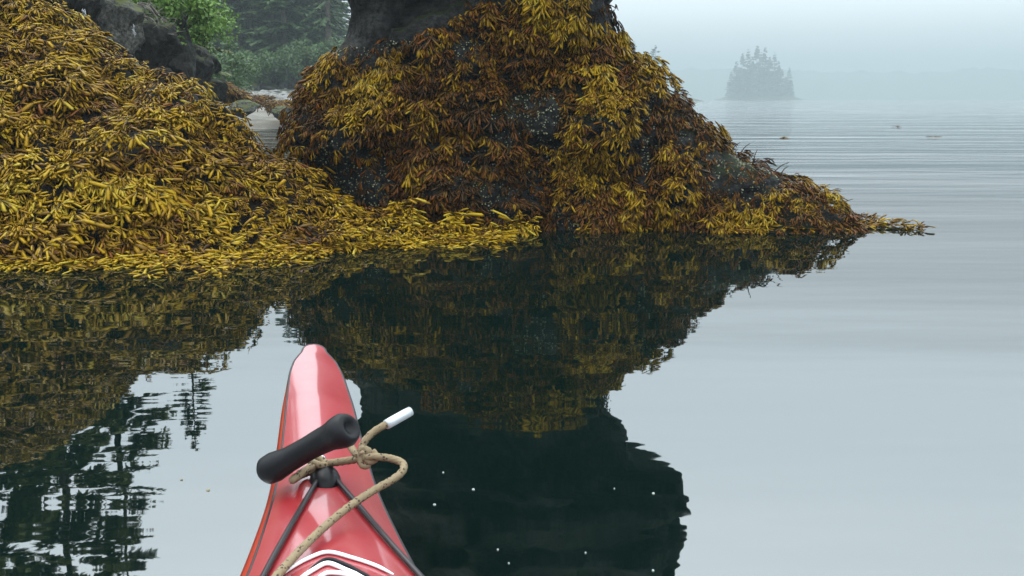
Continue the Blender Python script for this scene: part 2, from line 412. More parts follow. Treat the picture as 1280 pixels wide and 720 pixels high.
keep = (p[:, 2] > -.03) & ((cv > -.12) | ((cv > -.7) & (p[:, 2] > .3) & (r.random(len(p)) < .30))) & ((px > -150) | (r.random(len(p)) < .25))
patch = fbm(p * 4.5, 3, 31)
keep &= (patch > -.78) | (r.random(len(p)) < .5)
keep &= r.random(len(p)) < .70
p, n, patch = p[keep], n[keep], patch[keep]
c19 = fbm(p * 5.5, 2, 19); p = p + n * (.08 * np.clip(c19, -.3, 1))[:, None]
d = downhill(n, (.25, -.12, 0))
sw = fbm(p * 1.7, 2, 55)[:, None] * .9
d = nrm(d * np.cos(sw) + np.cross(n, d) * np.sin(sw))
ti = .66 + .16 * fbm(p * 2.4, 3, 41) + .22 * np.clip(c19, -1, .5) - .28 * (fbm(p * 3.3, 2, 77) < -.48) + r.normal(0, .06, len(p))  # hollows and noise patches tinted darker, gap shade put into the weed colour
V_, A_, T_ = tufts(p, n, d, r, 3, 2, r.uniform(.036, .080, len(p)) * (1 + .35 * fbm(p * 3, 2, 91)) * np.where(r.random(len(p)) < .12, 1.5, 1.0), .0104, .36, .60, np.clip(ti, .02, 1), .05, .6, .045)
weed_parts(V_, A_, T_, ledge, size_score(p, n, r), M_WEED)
print('ledge fronds', len(p))
# fronds afloat along the ledge's edge
N = 2000
bx = r.uniform(-4.4, -.02, N); by = np.interp(bx, bw[:, 0], bw[:, 1])
o_ = np.abs(r.normal(0, .13, N)) * (1 + .9 * fbm(np.stack([bx * 2, bx * 0, bx * 0], -1), 2, 3))
p = np.stack([bx, by + .10 - o_ * 1.35, r.uniform(-.004, .012, N)], -1)
n = np.tile([0, 0, 1.0], (N, 1)); a = r.normal(-1.2, .9, N)
d = np.stack([np.cos(a), np.sin(a), 0 * a], -1)
V_, A_, T_ = tufts(p, n, d, r, 3, 2, r.uniform(.040, .085, N), .0105, .16, .8, np.clip(r.normal(.76, .13, N) + .15 * fbm(p * 3, 2, 14), 0, 1), .05, .15, .006)
V_[..., 2] = np.maximum(V_[..., 2], -.02) * 1.0
v, f_, at = flat(V_, A_, T_); o = mk('floating_fringe', v, f_, M_WEED, ledge, True, at); o['kind'] = 'stuff'; o['label'] = 'pale rockweed tips afloat at the edge of the ledge'

# ------------------------------------------------------------------ big rock with rockweed skirt
ROWS = [(330, 470, 1090), (300, 455, 1072), (285, 450, 1056), (270, 445, 1028), (240, 424, 990), (215, 402, 954), (200, 384, 928), (185, 366, 900), (170, 362, 880), (150, 371, 858),
        (130, 382, 848), (100, 404, 822), (70, 420, 792), (50, 430, 778), (20, 437, 766), (0, 442, 757)]
YC = 7.65
prof = []
for q in ROWS:
    l_, r_ = at_depth(q[1], q[0], YC), at_depth(q[2], q[0], YC); prof.append((l_[2], l_[0], r_[0]))
prof += [(1.85, -1.22, .86), (2.0, -1.2, .95), (2.08, -1.2, 1.32), (2.38, -1.15, 1.40), (2.46, -1.12, 1.12), (2.55, -1.1, 1.34), (2.9, -1.0, 1.2), (3.2, -.8, .9), (3.4, -.4, .5), (3.46, -.1, .15)]
prof = np.array(prof); prof[0, 0] = -.5
nz, na = 150, 220
zz = np.concatenate([np.linspace(-.5, 1.8, 110), np.linspace(1.8, 3.46, nz - 110 + 1)[1:]]); th = np.linspace(0, 2 * math.pi, na, endpoint=False)
xl = np.interp(zz, prof[:, 0], prof[:, 1]); xr = np.interp(zz, prof[:, 0], prof[:, 2])
bf = np.interp(zz, [-.5, 0, .5, 1.0, 1.6, 2.4, 3.0, 3.46], [.86, .80, .62, .50, .36, .5, .4, .08])
bb = np.interp(zz, [-.5, 0, 1.0, 2.4, 3.0, 3.46], [1.5, 1.4, 1.1, .9, .6, .1])
TH, ZZ = np.meshgrid(th, zz, indexing='ij')
c_, s2 = np.cos(TH), np.sin(TH); e_ = .78
X = (xl + xr)[None] / 2 + (xr - xl)[None] / 2 * np.sign(c_) * np.abs(c_) ** e_
Yr = YC - np.where(s2 > 0, bf[None], bb[None]) * np.sign(s2) * np.abs(s2) ** e_
Yr = Yr - .32 * sstep(1.0, 2.6, X) * (ZZ < 1.2)
P3 = np.stack([X, Yr, ZZ], -1).reshape(-1, 3)
cen = np.stack([np.broadcast_to((xl + xr)[None] / 2, X.shape), np.full(X.shape, YC + .2), ZZ], -1).reshape(-1, 3)
rad = nrm((P3 - cen) * np.array([1, 1, 0]) + 1e-6)
ds = .10 * fbm(P3 * 1.6, 3, 101) + .06 * np.abs(fbm(P3 * 3.7, 3, 103)) - .03
ds = ds + .075 * facets(P3, 2.3, 107) + .045 * facets(P3, 5.0, 109) + .012 * fbm(P3 * 14, 2, 111)
side = np.abs(rad[:, 1])                       # keep the outline, shape the faces
RV = P3 + rad * (ds * (.35 + .65 * side))[:, None]
# ledges across the front
lz = .05 * np.sin(RV[:, 2] * 9 + 2.2 * vnoise(RV * 1.1, 5) * 3); RV[:, 1] -= lz * side * (RV[:, 1] < YC)
RF = grid_faces(na, nz, True)[:, ::-1]
top = np.array([[(xl[-1] + xr[-1]) / 2, YC, 3.5]]); 
big = empty('seaweed_rock', (.6, 7.6, 0))
tag(big, 'tall dark sea rock skirted with hanging brown and golden rockweed and barnacles', 'rock')
M_BIG = m_rock('big_rock', (.003, .0033, .0035), (.050, .050, .048), 4, (.012, .016, .005), .6)
# outward faces: check orientation once
a, b, c3 = RV[RF[5000][0]], RV[RF[5000][1]], RV[RF[5000][2]]
if np.dot(np.cross(b - a, c3 - a), rad[RF[5000][0]]) < 0: RF = RF[:, ::-1]
mk('rock_body', RV, RF, M_BIG, big)
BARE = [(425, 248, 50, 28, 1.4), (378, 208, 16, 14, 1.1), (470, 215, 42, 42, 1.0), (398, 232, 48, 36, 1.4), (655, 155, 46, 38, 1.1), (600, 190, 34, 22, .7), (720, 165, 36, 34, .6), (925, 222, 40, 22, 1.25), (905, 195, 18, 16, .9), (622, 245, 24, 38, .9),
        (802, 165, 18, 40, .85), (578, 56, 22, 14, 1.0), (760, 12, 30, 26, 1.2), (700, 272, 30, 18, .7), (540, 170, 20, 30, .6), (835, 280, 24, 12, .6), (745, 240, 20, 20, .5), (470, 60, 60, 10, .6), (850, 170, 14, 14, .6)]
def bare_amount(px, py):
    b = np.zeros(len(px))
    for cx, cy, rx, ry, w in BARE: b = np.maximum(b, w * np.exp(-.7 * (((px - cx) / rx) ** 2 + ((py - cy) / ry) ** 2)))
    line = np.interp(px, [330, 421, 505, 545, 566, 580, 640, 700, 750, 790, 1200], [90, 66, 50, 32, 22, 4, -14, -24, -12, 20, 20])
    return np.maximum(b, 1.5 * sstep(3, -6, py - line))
r = np.random.default_rng(23)
p, n = sample(RV, RF, 70000, r)
px, py, f = project(p)
cv = (n * nrm(np.array([0, 0, CAM_H]) - p)).sum(1)
ba = bare_amount(px, py)
ok = (p[:, 2] > -.02) & (p[:, 2] < 1.62) & (cv > -.2)
clump = fbm(p * np.array([4.2, 4.2, 3.0]), 3, 61)
thr = ba * 1.0 - .30 * clump + .10 * r.normal(0, 1, len(p))
keep = ok & (((thr < .46) & (r.random(len(p)) < .60 + .40 * clump)) | ((ba < 1.3) & (r.random(len(p)) < .10)))
kp, kn = p[keep], n[keep]
c29 = fbm(kp * 5, 2, 29); kp = kp + kn * (.10 * np.clip(c29, -.2, 1))[:, None]
d = downhill(kn); sw = fbm(kp * 2.2, 2, 65)[:, None] * .35
d = nrm(d * np.cos(sw) + np.cross(kn, d) * np.sin(sw))
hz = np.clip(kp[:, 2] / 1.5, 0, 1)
ti = .16 + .17 * hz + .40 * sstep(-.35, .35, c29) + .20 * fbm(kp * 3.0, 3, 71) + r.normal(0, .08, len(kp)) - .22 * (fbm(kp * 4.2, 2, 79) < -.55)  # darker toward the foot and between clumps, shade put into the frond tint
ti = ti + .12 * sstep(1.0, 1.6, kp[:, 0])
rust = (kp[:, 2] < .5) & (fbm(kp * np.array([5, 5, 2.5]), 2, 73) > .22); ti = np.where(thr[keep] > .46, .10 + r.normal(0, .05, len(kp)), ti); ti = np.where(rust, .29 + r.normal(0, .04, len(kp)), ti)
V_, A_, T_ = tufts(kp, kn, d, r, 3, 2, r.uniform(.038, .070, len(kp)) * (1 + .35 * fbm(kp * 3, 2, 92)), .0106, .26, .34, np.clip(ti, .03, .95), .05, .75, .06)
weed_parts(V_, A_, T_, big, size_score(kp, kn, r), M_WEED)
print('rock fronds', len(kp))
# dark wiry fronds sticking out along the low tail
tw = []
cand = np.where(ok & (px > 890) & (px < 1060) & (cv < .3) & (n[:, 2] > .1))[0]
for i in r.choice(cand, 26):
    b0 = p[i] + n[i] * .01
    e = b0 + n[i] * r.uniform(.03, .09) + np.array([r.uniform(.0, .09), r.normal(0, .02), r.uniform(.0, .05)])
    tw.append(tube(catmull([b0, (b0 + e) / 2 + np.array([0, 0, .015]), e], 5), np.linspace(.005, .002, 11), 5))
v, f_ = join(tw); z0 = np.zeros(len(v)); o = mk('wiry_stalks', v, f_, M_WEED, big, True, {'along': z0 + .9, 'tint': z0 + .05}); o['kind'] = 'stuff'
# barnacles on the bare patches
bk = ok & (p[:, 2] < 1.30) & (ba > .22) & (ba < 1.35) & (r.random(len(p)) < .75) & (fbm(p * 6, 2, 83) > -.35)
bk |= ok & (p[:, 2] < 1.2) & (r.random(len(p)) < .05)
bp, bn = p[bk], n[bk]; m_ = len(bp)
def cones(bp, bn, r, r0=.0055):
    m = len(bp); t1 = nrm(np.cross(bn, np.array([.3, .2, 1.0]))); t2 = np.cross(bn, t1); s = r0 * r.uniform(.5, 1.35, m)
    V = np.empty((m, 13, 3)); ph = np.linspace(0, 2 * math.pi, 6, endpoint=False)
    for k, a in enumerate(ph):
        o_ = t1 * math.cos(a) + t2 * math.sin(a)
        V[:, k] = bp + o_ * s[:, None] - bn * .002; V[:, 6 + k] = bp + o_ * (s * .5)[:, None] + bn * (s * 1.0)[:, None]
    V[:, 12] = bp + bn * (s * .55)[:, None]
    F = []
    for k in range(6):
        b = (k + 1) % 6; F += [[k, b, 6 + b], [k, 6 + b, 6 + k], [6 + k, 6 + b, 12]]
    F = (np.array(F)[None] + (np.arange(m) * 13)[:, None, None]).reshape(-1, 3)
    return V.reshape(-1, 3), F, {'tint': np.repeat(r.random(m), 13)}
v, f_, at = cones(bp, bn, r); o = mk('barnacle_patch', v, f_, M_BARN, big, False, at); o['kind'] = 'stuff'

# floating fringe under the rock's foot
N = 260
bx = r.uniform(-.3, 2.62, N); keepf = (fbm(np.stack([bx * 2.5, bx * 0, bx * 0], -1), 2, 8) > -.1) | (bx > 1.7); bx = bx[keepf]; N = len(bx)
yy = np.interp(bx, [-.3, .5, 1.6, 2.3, 2.62], [7.05, 6.86, 6.85, 6.98, 7.2])
p = np.stack([bx, yy - np.abs(r.normal(0, .05, N)), r.uniform(0, .012, N)], -1); nn_ = np.tile([0, 0, 1.0], (N, 1)); a = r.normal(-1.1, .8, N)
V_, A_, T_ = tufts(p, nn_, np.stack([np.cos(a), np.sin(a), 0 * a], -1), r, 2, 3, r.uniform(.05, .09, N), .008, .12, .6, np.clip(r.normal(.66, .16, N), 0, 1), .04, .15, .006)
v, f_, at = flat(V_, A_, T_); o = mk('floating_fringe', v, f_, M_WEED, big, True, at); o['kind'] = 'stuff'

# ------------------------------------------------------------------ drifting rockweed
def drift(pxs, label, cnt, L, tint, group=None, flat_=.45):
    base = at_z(*pxs[0], 0); o = empty('floating_rockweed', base); tag(o, label, 'seaweed', group)
    a0 = np.array([at_z(*q, 0) for q in pxs]); 
    for k in range(cnt):
        s = k / max(cnt - 1, 1) * (len(a0) - 1); i = min(int(s), len(a0) - 2) if len(a0) > 1 else 0
        c = a0[i] + (a0[min(i + 1, len(a0) - 1)] - a0[i]) * (s - i) + np.array([r.normal(0, .02), r.normal(0, .03), .003])
        nq = 4; pp = c + r.normal(0, .02, (nq, 3)) * np.array([1, 1, .2]); a = r.normal(0, 1.3, nq)
        V_, A_, T_ = tufts(pp, np.tile([0, 0, 1.0], (nq, 1)), np.stack([np.cos(a), np.sin(a), 0 * a], -1), r, 2, 2, L, .0075, .38, .8, np.clip(r.normal(tint, .1, nq), 0, 1), .03, .3, .004)
        V_[..., 2] = .002 + (V_[..., 2] - .002) * flat_
        v, f_, at = flat(V_, A_, T_); mk('frond', v, f_, M_WEED, o, True, at)
drift([(1076, 273), (1092, 276), (1104, 282)], 'floating sprig of rockweed drifting just off the tip of the tall rock', 5, .075, .5, None, 1.1)
drift([(1116, 281), (1132, 286), (1147, 287)], 'outer sprig of pale rockweed afloat past the first floating sprig', 5, .075, .62, None, 1.1)
drift([(1120, 158), (1121, 159)], 'small brown weed scrap afloat on open rippled water', 2, .11, .3, 'weed scraps on open water')
drift([(974, 172), (980, 172)], 'pale weed scrap afloat on rippled water toward the wooded islet', 2, .10, .8)
drift([(1166, 171), (1172, 171)], 'small brown weed scrap afloat on open rippled water', 2, .10, .5, 'weed scraps on open water')

# ------------------------------------------------------------------ boulders of the bank and the gap
def boulder(name, px, py, D, w, h, mat, seed, label, cat='boulder', dp=None, group=None, cuts=12, sub=5):
    c = at_depth(px, py, D); rr_ = np.random.default_rng(seed)
    bm = bmesh.new(); bmesh.ops.create_icosphere(bm, subdivisions=sub, radius=1); bm.verts.ensure_lookup_table()
    v = np.array([q.co[:] for q in bm.verts]); f = np.array([[q.index for q in fc.verts] for fc in bm.faces]); bm.free()
    for k in range(cuts):
        nn = nrm(rr_.normal(0, 1, 3)); dd = rr_.uniform(.5, .85); s = v @ nn - dd; v = v - np.outer(np.maximum(s, 0) * .97, nn)
    v = v * (1 + .10 * fbm(v * 1.6 + seed, 3, seed)[:, None] + .05 * fbm(v * 5 + seed, 3, seed + 5)[:, None] + .09 * facets(v, 1.7, seed)[:, None])
    ang = rr_.uniform(-.3, .3); ca, sa = math.cos(ang), math.sin(ang)
    v = v * np.array([w, (dp or w), h]); v[:, [0, 2]] = np.stack([v[:, 0] * ca - v[:, 2] * sa, v[:, 0] * sa + v[:, 2] * ca], -1)
    o = mk(name, v, f, mat); o.location = c; tag(o, label, cat, group); return o, v + c, f
bk_ = 'dark boulders of the bank'
boulder('boulder', 146, 30, 11.0, .36, .46, M_GREY, 3, 'large pale grey boulder with lichen top standing behind the rockweed ledge')
boulder('boulder', 96, 16, 10.4, .26, .34, M_DARKB, 5, 'mossy dark rock beside the large grey boulder on the bank')
boulder('boulder', 60, -14, 10.6, .4, .4, M_DARKB, 6, 'dark wet rock at the crest of the rockweed ledge')
boulder('boulder', 192, 58, 12.5, .34, .42, M_DARKB, 8, 'dark wet rock under the dead branches of the bank')
boulder('boulder', 214, 70, 13.6, .30, .55, M_DARKB, 9, 'steep dark rock face streaked by a thin trickle')
boulder('boulder', 240, 92, 15.2, .40, .42, M_DARKB, 10, 'broken dark rock at the foot of the wooded bank')
boulder('boulder', 262, 112, 16.5, .36, .22, M_DARKB, 12, 'low dark rock where the bank meets the brown weed', dp=.5)
boulder('boulder', 182, 20, 14.5, .7, .6, M_DARKB, 14, 'shadowed rock behind the dead branches and green alder')
boulder('boulder', 232, 62, 16.8, .6, .5, M_DARKB, 15, 'dark rock below the drooping spruce boughs')
boulder('boulder', 304, 138, 21.5, .36, .22, M_GREY, 21, 'grey angular boulder sitting beside the small tide pool', dp=.5)
boulder('boulder', 353, 141, 26, .22, .20, M_GREY, 22, 'small grey boulder wedged against the tall weedy rock')
def weedrock(px, py, D, w, h, seed, label, nt=500, dp=None, tint=.42):
    root = empty('weedy_rock', at_depth(px, py, D)); tag(root, label, 'rock')
    o, v, f = boulder('rock_body', px, py, D, w, h, M_MOUND, seed, None, None, dp)
    loc = np.array(o.location); o.parent = root; o.location = loc - np.array(root.location)
    r2 = np.random.default_rng(seed); p, n = sample(v, f, nt * 2, r2); k = (n[:, 2] > -.1) & ((n * nrm(np.array([0, 0, CAM_H]) - p)).sum(1) > -.3); p, n = p[k], n[k]
    V_, A_, T_ = tufts(p, n, downhill(n), r2, 3, 2, r2.uniform(.10, .16, len(p)), .011, .35, .6, np.clip(tint + .2 * fbm(p * 2, 2, 4) + r2.normal(0, .07, len(p)), 0, 1), .06, .6, .05)
    v, f, at = flat(V_, A_, T_); q = mk('frond_mass', v, f, M_WEED, root, True, at); q['kind'] = 'stuff'
weedrock(280, 118, 23, .42, .20, 31, 'low rock matted with brown weed in the gap between the big rocks', 900, .7, .40)
weedrock(352, 133, 31, .30, .10, 33, 'olive weedy rock before the pebble beach', 500, .6, .48)
weedrock(316, 127, 33, .5, .10, 35, 'weedy rock between pebble beach and grey boulder', 500, .6, .45)
weedrock(410, 250, 8.2, .35, .30, 40, 'shadowed weedy rock low in the cleft behind the ledge', 200, .3, .2)
# pebble beach
q0 = at_depth(334, 119, 49); N = 900
pb = np.stack([q0[0] + r.normal(0, 1.6, N), q0[1] + r.normal(0, 3.2, N), 0 * r.random(N)], -1)
pb[:, 2] = [ground_z(a, b) for a, b in pb[:, :2]]
t = NT('pebble'); t.pr(t.ramp(t.attr('tint'), [(0, (.08, .08, .078)), (1, (.22, .215, .205))]), .7)
ph = np.linspace(0, 2 * math.pi, 6, endpoint=False); V = np.empty((N, 13, 3)); s = r.uniform(.05, .16, N)[:, None]
for k, a in enumerate(ph):
    V[:, k] = pb + s * np.array([math.cos(a), math.sin(a), -.1]); V[:, 6 + k] = pb + s * np.array([math.cos(a) * .7, math.sin(a) * .7, .4])
V[:, 12] = pb + s * np.array([0, 0, .55]); F = []
for k in range(6):
    b = (k + 1) % 6; F += [[k, b, 6 + b], [k, 6 + b, 6 + k], [6 + k, 6 + b, 12]]
o = mk('pebbles', V.reshape(-1, 3), (np.array(F)[None] + (np.arange(N) * 13)[:, None, None]).reshape(-1, 3), t.m, None, True, {'tint': np.repeat(r.random(N), 13)})
tag(o, 'pale grey pebbles of the small beach in the gap', 'pebbles', kind='stuff')
for k, (px_, py_, w_, h_, sd_) in enumerate([(312, 107, .9, .36, 51), (335, 108, 1.1, .34, 52), (356, 107, .9, .4, 53), (376, 105, 1.2, .4, 54)]):
    boulder('shelf_rock', px_, py_, 57 + k * .4, w_, h_, M_FARROCK, sd_, 'low shelf rock with a pale band behind the pebble beach', 'rock', .8, 'shelf rocks at the back of the beach', sub=3)
# trickles of water on the bank
t = NT('trickle'); t.pr((.30, .32, .33), .3, spec=.6); M_TR = t.m
for k, (pts, D, lab) in enumerate([([(104, 12), (107, 20), (111, 25), (113, 31)], 9.9, 'thin white trickle running down beside the mossy rock'),
                             ([(166, 33), (168, 40), (169, 45)], 10.5, 'short white trickle at the shoulder of the large grey boulder'),
                             ([(205, 38), (206, 50), (205, 60)], 12.8, 'upright white trickle down the steep dark rock'),
                             ([(209, 53), (214, 60), (217, 68)], 12.8, 'slanting white trickle beside the upright one')]):
    st = []
    for q_ in range(5):
        P = catmull([at_depth(a + r.normal(0, 1.1), b + r.normal(0, 1.5), D + r.normal(0, .01)) for a, b in pts], 6); st.append(tube(P, .0026 * np.abs(1 + .7 * r.normal(0, 1, len(P))), 5))
    v, f_ = join(st)
    tag(mk('water_trickle', v, f_, M_TR), lab, 'trickle')
# dead branches over the bank
for k in range(16):
    a = at_depth(r.uniform(150, 190), r.uniform(4, 26), 12.2 + r.random()); e = at_depth(r.uniform(188, 224), r.uniform(26, 52), 12.0 + r.random())
    P = catmull([a, (a + e) / 2 + r.normal(0, .08, 3), e], 6); parts = [tube(P, np.linspace(.011, .004, len(P)), 5)]
    for j in range(6):
        b0 = P[r.integers(3, len(P) - 1)]; e2 = b0 + nrm(e - a + r.normal(0, .6, 3)) * r.uniform(.1, .28); parts.append(tube(np.array([b0, (b0 + e2) / 2 + r.normal(0, .02, 3), e2]), [.005, .004, .002], 4))
    v, f_ = join(parts); tag(mk('dead_branch', v, f_, M_TWIG), 'bare grey dead branch hanging down over the bank', 'branch', 'dead branches over the bank')

# ------------------------------------------------------------------ trees and shrubs
def diamonds(root, d, up, L, w):
    side = nrm(np.cross(d, up)); m = root + d * (L * .45)[:, None]; nn = np.cross(side, d)
    V = np.stack([root, m + side * w[:, None] - nn * (w * .3)[:, None], root + d * L[:, None], m - side * w[:, None] - nn * (w * .3)[:, None]], 1)
    F = (np.array([[0, 1, 2], [0, 2, 3]])[None] + (np.arange(len(root)) * 4)[:, None, None]).reshape(-1, 3)
    return V.reshape(-1, 3), F
def conifer_data(H, Rd, h0, nb, nt, tw, seed, mat, wr=.2, sparse=0.0, trunk_r=None):
    r = np.random.default_rng(seed)
    u = np.sort(r.random(nb)); zb = h0 + (H - h0) * u ** .9; az = r.random(nb) * 2 * math.pi
    Lb = Rd * np.clip(1 - (zb - h0) / (H - h0), 0, 1) ** .75 * r.uniform(.55, 1.15, nb) + .03 * Rd
    Lb *= 1 - sparse * (r.random(nb) < .4)
    pit = R(-22) + R(50) * ((zb - h0) / (H - h0)) ** 1.5 + r.normal(0, .12, nb)
    dirb = np.stack([np.cos(az) * np.cos(pit), np.sin(az) * np.cos(pit), np.sin(pit)], -1)
    base = np.stack([0 * zb, 0 * zb, zb], -1)
    i = np.repeat(np.arange(nb), nt); tpos = r.uniform(.12, 1.0, nb * nt) ** .8
    pos = base[i] + dirb[i] * (Lb[i] * tpos)[:, None]; pos[:, 2] -= .16 * Lb[i] * tpos ** 2 - .10 * Lb[i] * tpos ** 4
    sg = np.where(r.random(len(i)) < .5, -1, 1) * r.uniform(.3, 1.1, len(i)); ca, sa = np.cos(sg), np.sin(sg)
    d = dirb[i].copy(); d = np.stack([d[:, 0] * ca - d[:, 1] * sa, d[:, 0] * sa + d[:, 1] * ca, d[:, 2] - r.uniform(0, .65, len(i))], -1); d = nrm(d)
    L = tw * r.uniform(.6, 1.3, len(i)) * (1.1 - .5 * tpos) * (.22 + .78 * np.clip(Lb[i] / Rd, 0, 1) ** .7); up = nrm(np.array([0, 0, 1.0]) + .35 * r.normal(0, 1, (len(i), 3)))
    V, F = diamonds(pos, d, up, L, L * wr); tint = np.clip(.2 + .6 * tpos + r.normal(0, .2, len(i)), 0, 1)
    crown = mesh_data('crown', V, F, mat, False, {'tint': np.repeat(tint, 4)})
    tr = trunk_r or H * .014
    hh = np.linspace(-.3, H * .98, 9); parts = [tube(np.stack([.03 * tr * np.sin(hh * 3), 0 * hh, hh], -1), tr * np.linspace(1.15, .06, 9), 8)]
    for k in range(0, nb, 2):
        e = base[k] + dirb[k] * Lb[k] * .9; e[2] -= .07 * Lb[k]; parts.append(tube(np.array([base[k], (base[k] + e) / 2, e]), [tr * .16, tr * .10, tr * .04], 3))
    v, f = join(parts); return crown, mesh_data('trunk', v, f, M_BARK)
def plant_tree(name, data, loc, rot, scale, label, cat='tree', group=None):
    o = empty(name, loc); o.rotation_euler = (0, 0, rot); o.scale = (scale[0], scale[0], scale[1]); tag(o, label, cat, group)
    add('crown', data[0], o); add('trunk', data[1], o); return o
FAR = [conifer_data(14, 2.3, 1.2, 150, 26, .62, 200 + k, M_NEEDLE, .22) for k in range(4)]
r = np.random.default_rng(77)
k = 0
for row, (D, n_, pa, pz) in enumerate([(60, 9, 232, 408), (65, 12, 205, 418), (71, 13, 190, 424), (78, 12, 180, 415)]):
    for i in range(n_):
        px_ = pa + (pz - pa) * (i + r.uniform(-.3, .3)) / (n_ - 1); c = at_depth(px_, 120, D + r.uniform(-1.5, 1.5))
        H = r.uniform(.58, .86) * (1 + .05 * row) * (.9 if px_ > 385 else 1)
        plant_tree('spruce_tree', FAR[k % 4], (c[0], c[1], ground_z(c[0], c[1]) - .1), r.random() * 6.28, (r.uniform(.85, 1.2), H), 'tall dark spruce in the hazy wood behind the pebble beach', 'tree', 'spruces of the hazy wood'); k += 1
one = conifer_data(13, 1.6, 2.2, 90, 22, .5, 260, M_NEEDLE, .2, .4, .2)
c = at_depth(412, 100, 57); plant_tree('spruce_tree', one, (c[0], c[1], ground_z(c[0], c[1]) - .1), 1, (1, 1.0), 'thin open spruce with bare pale trunk at the edge of the wood')
NEAR = [conifer_data(8, 1.7, .5, 170, 46, .36, 300 + k, M_NEEDLE_N, .2) for k in range(2)]
for i, (px_, D, H, lab) in enumerate([(214, 17.5, .60, 'young spruce leaning over the bank beside the green alder'), (30, 17, 1.15, 'tall spruce on the bank above the crest of the ledge'),
                                  (110, 19, 1.0, 'spruce on the bank behind the large grey boulder'), (-70, 15, 1.1, 'spruce at the far end of the bank past the ledge'), (-230, 16, 1.3, 'outermost spruce of the bank far from the alder')]):
    c = at_depth(px_, 60, D); plant_tree('spruce_tree', NEAR[i % 2], (c[0], c[1], ground_z(c[0], c[1]) - .1), i * 1.7, (H * 1.0, H), lab)
def shrub_data(Rd, H, nl, leaf, seed, mat, wr=.34, clumps=14):
    r = np.random.default_rng(seed); cc = r.normal(0, 1, (clumps, 3)) * np.array([Rd * .5, Rd * .5, H * .22]) + np.array([0, 0, H * .55]); cs = Rd * r.uniform(.22, .48, clumps)
    i = r.integers(0, clumps, nl); dv = nrm(r.normal(0, 1, (nl, 3))); pos = cc[i] + dv * (cs[i] * r.random(nl) ** .4)[:, None]
    d = nrm(dv * .6 + r.normal(0, .6, (nl, 3)) + np.array([0, 0, -.25])); L = leaf * r.uniform(.6, 1.3, nl)
    V, F = diamonds(pos, d, nrm(dv + .5 * r.normal(0, 1, (nl, 3)) + np.array([0, 0, .5])), L, L * wr)
    fo = mesh_data('foliage', V, F, mat, False, {'tint': np.repeat(r.random(nl), 4)})
    parts = [tube(catmull([np.array([0, 0, -.1]), c * .5 + r.normal(0, .05, 3) * Rd, c], 4), np.linspace(.02, .006, 9) * (Rd + .4), 5) for c in cc]
    v, f = join(parts); return fo, mesh_data('stems', v, f, M_BARK)
def plant_shrub(name, data, loc, rot, s, label, group=None):
    o = empty(name, loc); o.rotation_euler = (0, 0, rot); o.scale = (s, s, s); tag(o, label, 'shrub', group); add('foliage', data[0], o); add('stems', data[1], o)
AL = shrub_data(.75, 1.1, 5200, .062, 401, M_ALDER)
for px_, py_, D, s, lab in [(200, 30, 13.6, .95, 'bright green alder bush leaning over the dead branches'), (176, -6, 13.8, .8, 'bright green alder top above the large grey boulder'), (240, 40, 16.5, .8, 'yellow-green bush below the young spruce')]:
    c = at_depth(px_, py_, D); plant_shrub('alder_bush', AL, (c[0], c[1], c[2] - .45 * s), px_, s, lab)
SH = [shrub_data(1.3, 1.7, 3600, .16, 410 + k, M_SHRUB) for k in range(2)]
for i, (px_, py_, D, s, lab, g) in enumerate([(262, 92, 30, .75, 'leafy green shrub at the end of the dark rocky bank', None), (284, 96, 34, .8, 'leafy green shrub beside the shelf rocks', None), (300, 92, 46, 1, None, 1), (325, 96, 57, 1, None, 1), (345, 94, 58, 1.1, None, 1), (368, 90, 56, 1.2, None, 1),
                                   (390, 84, 55, 1.2, None, 1), (408, 80, 54, 1.1, None, 1), (312, 84, 60, 1.2, None, 1), (352, 80, 61, 1.2, None, 1), (250, 70, 36, .9, 'leafy shrub under the hazy spruces by the bank', None)]):
    c = at_depth(px_, py_, D); plant_shrub('shrub', SH[i % 2], (c[0], c[1], c[2] - .8 * s + (.45 if D > 40 else .1)), i * 1.3, s * .8, lab or 'leafy undergrowth shrub at the foot of the hazy wood', 'undergrowth of the hazy wood' if g else None)

# ------------------------------------------------------------------ islet and headland far out
def islet(name, x0, x1, D, h, seed, label):
    a, b = at_depth(x0, 124, D), at_depth(x1, 124, D); nn = 60; u = np.linspace(-1, 1, nn); U, Vv = np.meshgrid(u, u, indexing='ij')
    rd = np.sqrt(U ** 2 + Vv ** 2); P = np.stack([U.ravel() * 3, Vv.ravel() * 3, 0 * U.ravel()], -1)
    z = h * np.clip(1 - rd ** 2.2, -.4, 1) * (1 + .35 * fbm(P, 3, seed).reshape(U.shape)) - .15
    cx, w = (a[0] + b[0]) / 2, (b[0] - a[0]) / 2
    o = mk(name, np.stack([cx + U * w, D + Vv * w * .7, z], -1).reshape(-1, 3), grid_faces(nn, nn), M_FARROCK, None); return tag(o, label, 'islet', kind='structure')
islet('islet', 890, 1006, 595, 3.4, 71, 'low rocky islet carrying a clump of spruces in the fog')
IS = [conifer_data(16, 2.3, .2, 130, 24, 1.3, 500 + k, M_NEEDLE, .36) for k in range(3)]
